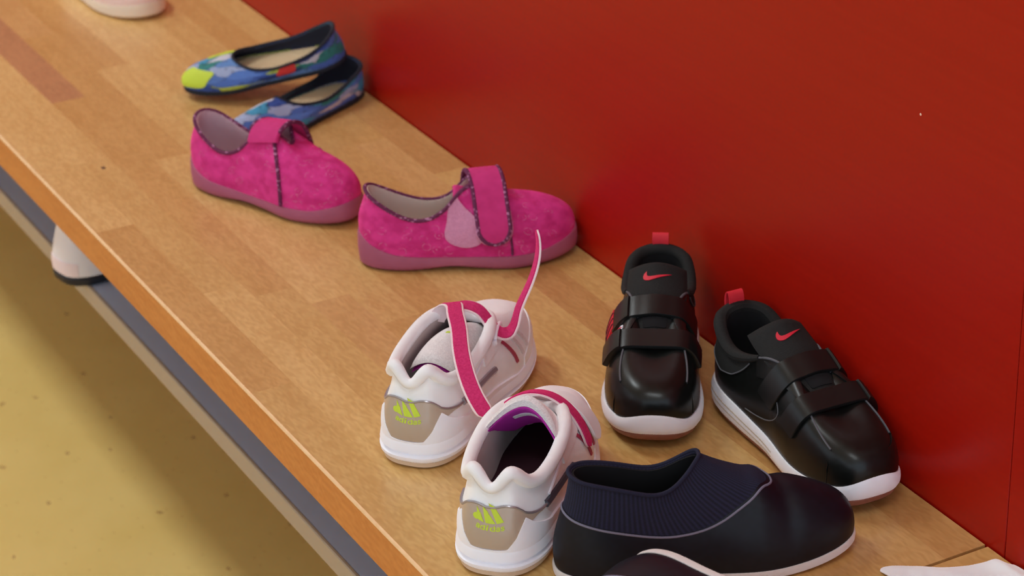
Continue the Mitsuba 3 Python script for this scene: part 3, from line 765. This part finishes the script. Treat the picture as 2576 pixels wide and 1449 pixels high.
def white_pair():
    # the sneaker in front, strap closed
    t, s = white_sneaker('E', (.0385, .158, 0, heading((.0385, .158), (.185, .298)), 0, 0), 'white sneaker with its magenta strap closed, nearest the bench front edge beside the navy slipper', -1)
    L = s.L
    g = Tongue(s, [(.74, .052), (.62, .068), (.53, .084), (.465, .0945)], [(0, .016), (.5, .0245), (1, .0285)], [(0, .008), (.55, .015), (1, .026)])
    tg = obj('tongue', g.mesh(.009, -.0045), 'white_mesh', t, 'padded white tongue')
    obj('lining', g.mesh(.0030, -.0068, .25, .975), 'magenta_lining', tg, 'magenta lining of the tongue')
    obj('label', g.on(rounded(.026, .0075, .001),   .74, -.05, th=-.0006, off=-.0069), 'white_mesh', tg, 'pale label inside the tongue')
    path = [(.56 * L, .0275, .060), (.575 * L, .022, .0755), (.60 * L, .008, .0835), (.625 * L, -.008, .0815), (.635 * L, -.023, .0705), (.635 * L, -.0335, .054), (.635 * L, -.0375, .042)]
    both_straps(s.mesh, t, path, np.array([1, 0, -.35]), .0165)
    path = [(.70 * L, .0300, .054), (.715 * L, .018, .0670), (.725 * L, .0, .0715), (.735 * L, -.018, .0665), (.745 * L, -.0315, .052), (.75 * L, -.0385, .036)]
    obj('strap', s.mesh(ribbon(path, np.array([1, 0, -.3]), .020, .002, n=60)), 'white_leather', t, 'white front strap')
    # the sneaker behind, straps loose
    t2, s2 = white_sneaker('D', (.058, .3260, 0, heading((.058, .3260), (.219, .4555)), 0, 0), 'white sneaker with loose magenta straps, one standing up behind the other white sneaker', 1)
    L = s2.L
    g = Tongue(s2, [(.74, .047), (.60, .062), (.42, .070), (.25, .066)], [(0, .016), (.5, .021), (1, .0205)], [(0, .008), (.55, .010), (1, .011)])
    tg = obj('tongue', g.mesh(.007, -.003), 'white_mesh', t2, 'white tongue folded back')
    obj('lining', g.mesh(.0032, -.0058, .2, .995), 'magenta_lining', tg, 'magenta lining of the tongue')
    obj('tongue_mark', g.on(affinity.scale(swoosh(.001), 1, 1), .62, .1, th=.0004, off=.0045) if False else g.on(rounded(.006, .003, .001), .62, .1, th=.0004, off=.004), 'lime_print', tg)
    up = lambda p: [(x, y, z + ZB) for x, y, z in p]
    keep = lambda m: m
    path = up([(.1300, .4130, .0700), (.1335, .4090, .0790), (.1385, .3995, .0880), (.1330, .3840, .0910), (.1230, .3590, .0900), (.1115, .3340, .0865), (.1025, .3090, .0790), (.0985, .2860, .0690), (.1005, .2720, .0600)])
    both_straps(keep, t2, path, np.array([.86, -.45, .10]), .0140, n=90)
    path = up([(.1400, .4030, .0800), (.1455, .3950, .0870), (.1545, .3846, .0850), (.1600, .3760, .0745), (.1690, .3700, .0670), (.1780, .3715, .0690), (.1860, .3765, .0790), (.1960, .3805, .0920), (.2040, .3833, .1030), (.2120, .3880, .1180), (.2140, .3921, .1380)])
    w = np.array([(.75, .60, .2), (.7, .6, .2), (.6, .7, .3), (.5, .7, .5), (.2, .8, .5), (.05, .95, -.1), (.1, .95, -.2), (.2, .95, -.2), (.25, .95, -.2), (.3, .95, -.15), (.35, .93, -.1)])
    both_straps(keep, t2, path, w, .0130, n=110)
    loop = np.array([(.0125 * math.cos(q), 0, .0065 * math.sin(q)) for q in np.linspace(0, 2 * math.pi, 36, endpoint=False)])
    yaw = heading((0, 0), (.6, .75)); R2 = np.array([[math.cos(yaw), -math.sin(yaw), 0], [math.sin(yaw), math.cos(yaw), 0], [0, 0, 1]])
    obj('strap_ring', tube(loop @ R2.T + np.array([.1655, .3745, .0665 + ZB]), .0016, closed=True), 'white_rubber', t2, 'white ring that holds the strap')
white_pair()

# ------------------------------------------------------------------ black sneakers
def black_sneaker(key, pose, label, lat):
    """lat: side of the little toe, -1 right, 1 left"""
    t = thing('sneaker', label, 'sneaker', 'black sneakers')
    L = .206 if lat < 0 else .214
    wide = [(0, .038), (.12, .0360), (.3, .0335), (.45, .0345), (.7, .0405), (.86, .0410), (1, .040)]
    slim = [(0, .038), (.12, .0355), (.3, .032), (.45, .031), (.7, .0375), (.86, .0395), (1, .040)]
    half = [(.035, .035, .0115, .0715), (.07, .075, .0200, .0690), (.11, .14, .0240, .0620), (.16, .23, .0250, .0590), (.21, .33, .0245, .0650), (.26, .41, .0220, .0720), (.32, .50, .017, .0725), (.40, .61, .0115, .0640)]
    half = [(a, x, y * 1.04, z * 1.08) for a, x, y, z in half]
    col = [(0, .028, 0, .0790)] + half + [(.5, .665, 0, .0610)] + [(1 - a, x, -y, z) for a, x, y, z in half]
    s = Shoe(key, L, wide if lat > 0 else slim, wide if lat < 0 else slim, pose, col, zb=((0, .0235), (.25, .0225), (.5, .0185), (.75, .0165), (.92, .0175), (1, .0195)), nheel=2.6, ntoe=2.75, toe_shift=-.003 * lat, toe_spring=.010,
             out=[(0, .003), (.25, .002), (.5, .003), (.75, .002)], hr=[(0, .5), (.25, .5), (.4, .66), (.5, .70), (.6, .66), (.75, .5)],
             k2=[(0, .0), (.2, .0), (.3, .12), (.38, .45), (.5, .62), (.62, .45), (.7, .12), (.8, .0)], dz2=[(0, -.3), (.25, -.3), (.36, -.10), (.5, -.10), (.64, -.10), (.75, -.3)])
    obj('upper', s.shell(o0=-.0025, o1=0, nv=46), 'black_leather', t)
    obj('lining', s.shell(vlo=.04, vhi=.97, o0=-.0048, o1=-.0027), 'black_lining', t)
    obj('insole', s.insole(), 'black_lining', t)
    obj('padded_collar', s.collar_tube(None, a0=-.24, a1=.24, rf=lambda a: np.interp(np.abs(a), [0, .16, .24], [.0055, .0050, .0022]), n=160), 'black_textile', t, 'padded textile collar')
    # heel quarter of textile with a pale seam
    cq = lambda a: np.interp(np.abs(a), [0, .08, .125, .16, .19, .21], [.46, .42, .40, .52, .74, .90])
    obj('heel_panel', s.shell(-.21, .21, cq, .985, o0=-.0002, o1=.0010, na=120, nv=20), 'black_textile', t, 'black textile heel panel')
    obj('seam', s.line([(x, float(cq(x))) for x in np.linspace(-.21, .21, 61)], .0006, .0010, n=180), 'black_seam', t)
    k = lambda f: (lambda a: s.zb(a) * f)
    tb = lambda a: np.exp(-((a - .5) / .10) ** 2)
    obj('outsole', s.sole([(-.008, 0), (-.0035, .0004), (-.0005, .0028), (.0006, .0056), (.0002, .0070)]), 'brown_gum', t, 'brown gum outsole')
    # herringbone ribs under the toe
    rg = []
    for i in range(9):
        a = .445 + i * .11 / 8
        P = [np.r_[s.outline(np.array([a + d]), np.array([o]))[0], z] for d, o, z in ((-.006, .0000, .0052), (.0, -.0016, .0022), (.006, .0000, .0052))]
        rg.append(tube(s.world(np.array([P[0], (P[0] + P[1]) / 2, P[1], (P[1] + P[2]) / 2, P[2]])), .0005, n=5))
    obj('tread', trimesh.util.concatenate(rg), 'brown_gum', t, 'herringbone tread at the toe')
    wave = lambda a: 1 + .10 * np.exp(-((a - .5) / .035) ** 2) - .08 * np.exp(-((np.abs(a - .5) - .075) / .03) ** 2)
    obj('midsole', s.sole([(-.002, .0062), (.0012, .0066), (.0030, .0095), (.0032, lambda a: s.zb(a) * .72), (.0028, lambda a: s.zb(a) * .95 * wave(a)), (.0014, lambda a: s.zb(a) * 1.10 * wave(a)), (-.003, lambda a: s.zb(a) * 1.12 * wave(a))]), 'white_rubber', t, 'thick white midsole')
    for zf, of in ((.62, .0034), (.82, .0034)):
        for a0, a1 in ((.03, .27), (.73, .97)):
            aa = np.linspace(a0, a1, 60)
            obj('midsole_line', tube(s.world(np.c_[s.outline(aa, np.full(60, of - .0004)), s.zb(aa) * zf]), .0006, n=6), 'shelf_edge', t)
    # toe box seams and cap
    for sg in (1, -1):
        f = lambda a: .5 + sg * (a - .5)
        obj('seam', s.line([(f(.352), .90), (f(.375), .70), (f(.395), .50), (f(.415), .36)], .0008, .0004), 'black_seam', t)
        obj('seam', s.line([(f(.415), .36), (f(.40), .16), (f(.395), .02)], .0005, .0002), 'black_leather', t)
    obj('toe_cap', s.shell(.405, .595, .02, lambda a: np.interp(np.abs(a - .5), [0, .05, .095], [.30, .31, .35]), o0=-.0002, o1=.0010, na=60, nv=14), 'black_leather', t)
    # side panels (eyestay with a pale seam)
    for sg in (1, -1):
        f = lambda a: a if sg > 0 else 1 - a
        obj('seam', s.line([(f(.20), .12), (f(.25), .20), (f(.29), .42), (f(.27), .66)], .0005, .0002), 'black_seam', t)
        a0, a1 = sorted((f(.235), f(.372)))
        obj('eyestay', s.shell(a0, a1, .70, .985, o0=0, o1=.0014, na=40, nv=12), 'black_strap', t)
        obj('eyestay_edge', s.collar_tube(.0011, a0, a1, 50), 'black_seam', t)
    # tongue
    g = Tongue(s, [(.74, .052), (.63, .066), (.51, .078), (.41, .087), (.325, .0970)], [(0, .013), (.4, .019), (.75, .0245), (1, .0235)], [(0, .004), (.5, .007), (1, .014)])
    tg = obj('tongue', g.mesh(.0075, -.004), 'black_textile', t, 'padded black tongue')
    obj('tongue_panel', g.on(rounded(.020, .020, .002), .40, 0, th=.0008, off=.0035), 'black_lining', tg)
    obj('tongue_mark', g.on(affinity.rotate(swoosh(.0235), -4), .83, 0, th=.0007, off=.0036), 'red_print', tg, 'red curved tick mark')
    # straps lie in tilted planes over the upper and the tongue: the hull of the cut, cleared by a millimetre
    A_, V_ = np.meshgrid(np.linspace(0, 1, 160, endpoint=False), np.linspace(0, 1, 40), indexing='ij')
    cloud = s.base(A_, V_).reshape(-1, 3)
    Q_, H_ = np.meshgrid(np.linspace(-1, 1, 15), np.linspace(0, 1, 40), indexing='ij')
    tong = g.local(Q_, H_, .0035).reshape(-1, 3)
    def strap_path(x, z, tilt, zl, zr):
        n = np.array([1, 0, -tilt]); n = n / np.linalg.norm(n); e = np.array([tilt, 0, 1]); e = e / np.linalg.norm(e)
        P = np.vstack([cloud, tong]) - [x * L, 0, z]
        P = P[np.abs(P @ n) < .0035]
        hull = MultiPoint(np.c_[P[:, 1], P @ e]).convex_hull.buffer(.0008, 8)
        r = np.array(hull.exterior.coords)
        lo_l, lo_r = (zl - z) / e[2], (zr - z) / e[2]
        th = np.linspace(math.pi, 0, 181); c0 = np.array([0, min(lo_l, lo_r) - .01])
        pts = []
        for q in th:
            d = np.array([math.cos(q) * -1, math.sin(q)])
            hit = hull.exterior.intersection(LineString([c0, c0 + d * .2]))
            if hit.is_empty: continue
            h = max((np.array(k.coords[0]) for k in getattr(hit, 'geoms', [hit])), key=lambda k: np.linalg.norm(k - c0))
            if h[1] > (lo_l if h[0] > 0 else lo_r): pts.append(h)
        pts = np.array(pts)
        d = np.r_[0, np.cumsum(np.linalg.norm(np.diff(pts, axis=0), axis=1))]
        pts = np.c_[np.interp(np.linspace(0, d[-1], 13), d, pts[:, 0]), np.interp(np.linspace(0, d[-1], 13), d, pts[:, 1])]
        W = np.array([x * L, 0, z]) + pts[:, :1] * [0, 1, 0] + pts[:, 1:] * e
        return W if W[0, 1] > W[-1, 1] else W[::-1], n                       # from the left side to the right
    for x, z, tilt, zl, zr, w in ((.500, .060, .42, .050 if lat < 0 else .058, .058 if lat < 0 else .050, .0215), (.665, .050, .40, .045, .045, .0195)):
        path, wd = strap_path(x, z, tilt, zl, zr)
        if lat > 0: path = path[::-1]; wd = -wd
        kx = obj('strap', s.mesh(ribbon(path, wd, w, .0028, n=90, lift=.0002)), 'black_strap', t, 'glossy black strap')
        obj('strap_fold', s.mesh(ribbon(path[-4:], wd, w + .0006, .0046, n=24, lift=.0002, round1=False)), 'black_strap', kx)
    # heel pull tab
    q = np.linspace(-.35 * math.pi, 1.25 * math.pi, 26)
    loop = np.c_[.0035 + .0050 * np.cos(q) * .8 - .001, np.zeros(26), .0840 + .0088 * np.sin(q)]
    obj('pull_tab', s.mesh(ribbon(loop, np.array([0, 1, 0]), .0135, .0013, n=40, round1=False)), 'red_fabric', t, 'red heel pull tab')
    # tick mark on the outer side, red with a white edge
    sw = affinity.scale(swoosh(.074), 1 if lat < 0 else -1, 1, origin=(0, 0))
    a0 = .735 if lat < 0 else .265
    wb = obj('side_mark', s.on(sw.buffer(.0016), a0, .40, th=.0007, ang=(.12 if lat < 0 else -.12)), 'white_rubber', t, 'white-edged side mark')
    obj('tick', s.on(sw, a0, .40, th=.0011, ang=(.12 if lat < 0 else -.12)), 'red_print', wb, 'red curved tick')
    # red strap end with dark ribs on the outer side, the upper strap's plane carried on downwards
    path, wd = strap_path(.492, .060, .42, *((.062, .034) if lat < 0 else (.034, .062)))
    if lat > 0: path = path[::-1]; wd = -wd
    d = np.r_[0, np.cumsum(np.linalg.norm(np.diff(path, axis=0), axis=1))]
    path = np.array([np.interp(np.linspace(d[-1] - .030, d[-1] - .004, 6), d, path[:, k]) for k in range(3)]).T
    tab = obj('strap_end', s.mesh(ribbon(path, wd, .0205, .0045, n=24, lift=.0012, round1=False)), 'red_fabric', t, 'red strap end with dark ribs')
    for dx in (-.0058, 0, .0058):
        obj('rib', s.mesh(ribbon(path + wd * dx, wd, .0013, .0050, n=24, lift=.0012, round1=False)), 'shoe_inside_dark', tab)
    return t, s

black_sneaker('F', (.3455, .419, 0, heading((.3455, .419), (.2320, .2520)), 0, 0), 'black sneaker with white midsole and red strap end, right beside the white sneakers', -1)
black_sneaker('G', (.3375, .298, 0, heading((.3375, .298), (.3270, .084)), 0, 0), 'black sneaker with white midsole standing along the red wall, behind the navy slipper', 1)

# ------------------------------------------------------------------ navy slippers
def navy_slipper(key, pose, label, lat):
    t = thing('slipper', label, 'slipper', 'navy slip-on slippers')
    L = .220
    wide = [(0, .036), (.12, .0345), (.3, .031), (.45, .0325), (.7, .0385), (.86, .038), (1, .037)]
    slim = [(0, .036), (.12, .0335), (.3, .029), (.45, .030), (.7, .0365), (.86, .0375), (1, .037)]
    half = [(.05, .075, .0115, .0810), (.10, .130, .0170, .0790), (.16, .230, .0195, .0735), (.22, .325, .0195, .0690), (.28, .395, .0160, .0745), (.35, .450, .0090, .0850)]
    col = [(0, .050, 0, .0820)] + half + [(.5, .475, 0, .0880)] + [(1 - a, x, -y, z) for a, x, y, z in half]
    def warp(p):
        f = np.clip((p[..., 0] / L - .55) / .1, 0, 1) * np.clip((p[..., 2] - .012) / .01, 0, 1)
        d = .0035 * np.exp(-((p[..., 0] / L - .73 + .9 * (p[..., 1])) / .035) ** 2) - .002 * np.exp(-((p[..., 0] / L - .66) / .03) ** 2)
        return p + np.stack([0 * d, 0 * d, -d * f + .0012 * (meshkit.fbm(p * 38, 3, 9) - .5) * f], -1)
    s = Shoe(key, L, wide if lat > 0 else slim, wide if lat < 0 else slim, pose, col, zb=((0, .0075), (.5, .0065), (1, .0075)), nheel=2.5, ntoe=2.4, toe_shift=-.005 * lat, toe_spring=.006, warp=warp,
             out=[(0, .0045), (.25, .004), (.5, .006), (.75, .004)], hr=[(0, .35), (.25, .4), (.4, .55), (.5, .56), (.6, .55), (.75, .4)],
             k2=[(0, .10), (.2, .08), (.3, .10), (.38, .34), (.5, .46), (.62, .34), (.7, .10), (.8, .08)], dz2=[(0, -.4), (.25, -.4), (.36, -.36), (.5, -.40), (.64, -.36), (.75, -.4)])
    vp = lambda a: pper([(0, .64), (.06, .61), (.13, .56), (.22, .51), (.30, .54), (.36, .60), (.42, .655), (.5, .68), (.58, .655), (.64, .60), (.70, .54), (.78, .51), (.87, .56), (.94, .61)], a)
    obj('upper', s.shell(vhi=lambda a: vp(a) + .02, o0=-.002, o1=0, nv=36), 'navy_fabric', t)
    m, uv = s.shell(vlo=vp, vhi=1.0, o0=-.0024, o1=-.0004, nv=22, na=360, uv=True)
    # knitted ribs as real relief
    obj('knit_collar', m, 'navy_knit', t, 'ribbed navy knit collar', uv=uv)
    aa = np.arange(240) / 240
    obj('piping', tube(s.world(s.S(aa, vp(aa), np.full(240, .0002))), .0009, closed=True), 'navy_piping', t, 'grey-blue piping')
    obj('collar_hem', s.collar_tube(.0016), 'navy_knit', t)
    obj('lining', s.shell(vlo=.04, vhi=.99, o0=-.004, o1=-.0026), 'black_lining', t)
    obj('insole', s.insole(), 'black_lining', t)
    obj('sole', s.sole([(-.006, 0), (-.001, .0004), (.0012, .002), (.0015, .0055), (.0008, .0082), (-.002, .0084)]), 'off_white_sole', t, 'thin off-white sole')
    return t, s

navy_slipper('H', (.082, .140, 0, heading((.082, .140), (.2800, .0625)), 0, 0), 'navy slip-on slipper with ribbed knit collar standing upright, right of the front white sneaker', -1)
navy_slipper('I', (.1040, .0610, .0392, heading((.0, .0), (.22, -.97)), 0, math.radians(84)), 'navy slipper tipped on its side with white sole edge up, at the lower border', 1)

# ------------------------------------------------------------------ comic-print slippers
def comic_slipper(key, pose, label, m, lat, zs):
    t = thing('slipper', label, 'slipper', 'comic-print slippers')
    L = .182 if lat > 0 else .174
    wide = [(0, .032), (.12, .031), (.3, .028), (.45, .0285), (.7, .0335), (.86, .033), (1, .032)]
    half = [(.06, .060, .0185, .044 if lat < 0 else .039), (.12, .15, .0255, .036), (.19, .30, .0275, .027), (.26, .45, .0270, .024), (.33, .57, .021, .027), (.41, .64, .011, .0335)]
    col = [(0, .022, 0, .047 if lat < 0 else .041)] + half + [(.5, .665, 0, .035)] + [(1 - a, x, -y, z) for a, x, y, z in half]
    col = [(a, x, y, z * zs * (.62 if lat > 0 and .5 < a < .93 else 1)) for a, x, y, z in col]
    s = Shoe(key, L, wide, wide, pose, col, zb=((0, .006), (.5, .0055), (1, .007)), nheel=2.4, ntoe=2.3, toe_shift=-.004 * lat, toe_spring=.003, NA=140,
             warp=lambda p: p + np.stack([0 * p[..., 0], 0 * p[..., 0], .004 * (meshkit.fbm(p * 36 + lat, 3, 4) - .5) * np.clip((p[..., 2] - .012) / .015, 0, 1)], -1))
    mm, uv = s.shell(o0=-.0016, o1=0, nv=30, uv=True)
    obj('upper', mm, m, t, uv=uv)
    obj('binding', s.collar_tube(.0016), 'dark_binding', t, 'dark binding round the opening')
    obj('lining', s.shell(vlo=.08, vhi=.99, o0=-.0030, o1=-.0018, nv=20), 'dark_lining', t)
    obj('insole', s.insole(.002, .003), 'tan_insole', t, 'tan insole')
    obj('sole', s.sole([(-.005, 0), (-.001, .0005), (.001, .002), (.0010, .0045), (.0, .0062)], N=120), 'dark_binding', t, 'thin dark sole')
    return t, s

comic_slipper('C2', (.3625, 1.047, 0, heading((.3625, 1.047), (.190, .978)), 0, 0), 'comic-print slipper lying open under the other, heel at the wall, tan insole showing', 'comic_print', 1, .90)
t, s = comic_slipper('C1', (.3495, 1.040, .041, heading((.3460, 1.043), (.203, 1.137)), math.radians(-11.5), math.radians(-10)), 'comic-print slipper with lime green toe, lying tilted on top of the other', 'comic_print_second', -1, .80)
for a0, v0, w, h in ((.44, .34, .034, .026), (.60, .80, .030, .026)):
    obj('lime_patch', s.on(rounded(w, h, .006), a0, v0, th=.0005, ang=.2), 'lime_print', t, 'lime green patch of the print')
obj('red_patch', s.on(rounded(.020, .009, .003), .20, .6, th=.0005), 'red_label', t, 'red patch of the print')

# ------------------------------------------------------------------ pale slipper at the top border
def pale_slipper():
    t = thing('slipper', 'pale blush slipper with a cream sole, cut off by the upper border', 'slipper')
    L = .19
    wide = [(0, .035), (.15, .034), (.4, .0315), (.7, .038), (.86, .039), (1, .038)]
    half = [(.06, .07, .0155, .055), (.12, .16, .0215, .048), (.19, .30, .0235, .042), (.25, .43, .0215, .044), (.32, .53, .016, .050), (.42, .59, .006, .052)]
    col = [(0, .035, 0, .058)] + half + [(.5, .60, 0, .051)] + [(1 - a, x, -y, z) for a, x, y, z in half]
    p = (.230, 1.550, 0, heading((.230, 1.550), (.2600, 1.352)), 0, 0)
    s = Shoe('J', L, wide, wide, p, col, zb=((0, .016), (.5, .012), (1, .016)), ntoe=2.3, toe_spring=.004, NA=140)
    obj('upper', s.shell(o0=-.0016, o1=0, nv=30), 'blush_fabric', t)
    obj('lining', s.shell(vlo=.05, vhi=.99, o0=-.003, o1=-.0018, nv=20), 'beige_lining', t)
    obj('insole', s.insole(), 'beige_lining', t)
    obj('binding', s.collar_tube(.0016), 'blush_fabric', t)
    obj('sole', s.sole([(-.006, 0), (-.001, .0006), (.0018, .003), (.0020, lambda a: s.zb(a) - .003), (.0008, lambda a: s.zb(a) + .0008), (-.001, lambda a: s.zb(a) + .001)]), 'cream_rubber', t, 'cream rubber sole')
pale_slipper()

# ------------------------------------------------------------------ white shoe on the shelf
def shelf_shoe():
    t = thing('shoe', 'white shoe with a dark sole on the grey shelf under the bench', 'shoe')
    L = .19
    wide = [(0, .037), (.15, .035), (.4, .032), (.7, .038), (.86, .038), (1, .037)]
    half = [(.06, .07, .0155, .070), (.12, .16, .0215, .062), (.19, .30, .0235, .056), (.25, .43, .0215, .058), (.32, .53, .016, .060), (.42, .59, .006, .058)]
    col = [(0, .035, 0, .072)] + half + [(.5, .60, 0, .056)] + [(1 - a, x, -y, z) for a, x, y, z in half]
    h, toe = (.016, 1.034), (.194, 1.064)
    s = Shoe('K', L, wide, wide, (h[0], h[1], SHELF_Z - ZB, heading(h, toe), 0, 0), col, zb=((0, .010), (.5, .009), (1, .010)), nheel=3.0, NA=140)
    obj('upper', s.shell(o0=-.0016, o1=0, nv=30), 'shelf_shoe_white', t)
    obj('lining', s.shell(vlo=.05, vhi=.99, o0=-.003, o1=-.0018, nv=20), 'grey_lining', t)
    obj('insole', s.insole(), 'grey_lining', t)
    obj('binding', s.collar_tube(.0022), 'shelf_shoe_white', t)
    obj('heel_strip', s.shell(-.07, .07, .02, .20, o0=0, o1=.0012, na=40, nv=8), 'strap_white', t, 'pale heel strip')
    obj('sole', s.sole([(-.006, 0), (-.001, .0006), (.0012, .003), (.0014, .0085), (.0, .0105)]), 'shelf_shoe_sole', t, 'dark navy sole')
shelf_shoe()

# ------------------------------------------------------------------ white paper at the lower right
def paper():
    t = thing('paper', 'white sheet of crinkled paper on the bench at the lower right, against the red wall', 'paper')
    back = CubicSpline([0, .35, .5, .64, .82, .93, 1], [(.2800, .0180), (.306, .0095), (.3170, .0005), (.3260, -.0045), (.3520, -.0130), (.3600, -.0180), (.3662, -.0250)])
    front = lambda u: np.stack([.2830 + .083 * u, -.110 - .02 * u], -1)
    nu, nw = 60, 40
    U, W = np.meshgrid(np.linspace(0, 1, nu), np.linspace(0, 1, nw), indexing='ij')
    P = back(U) * (1 - W[..., None]) + front(U) * W[..., None]
    q = np.stack([P[..., 0] * 45, P[..., 1] * 45, 0 * U], -1)
    z = ZB + .0012 + .006 * meshkit.fbm(q, 3, 2) * np.clip(W / .12 + .35, 0, 1) + .003 * np.exp(-((U - .88) / .08) ** 2)
    V = np.concatenate([P, z[..., None]], -1).reshape(-1, 3)
    f = grid_faces(nu, nw, False); k = nu * nw
    g = np.arange(k).reshape(nu, nw); loop = np.r_[g[:, 0], g[-1, 1:], g[-2::-1, -1], g[0, -2:0:-1]]; nx = np.roll(loop, -1)
    F = np.vstack([tri(f), tri(f[:, ::-1]) + k, np.stack([loop, nx, nx + k], 1), np.stack([loop, nx + k, loop + k], 1)])
    obj('sheet', trimesh.Trimesh(np.vstack([V, V - [0, 0, .0008]]), F, process=False), 'paper_white', t)
paper()
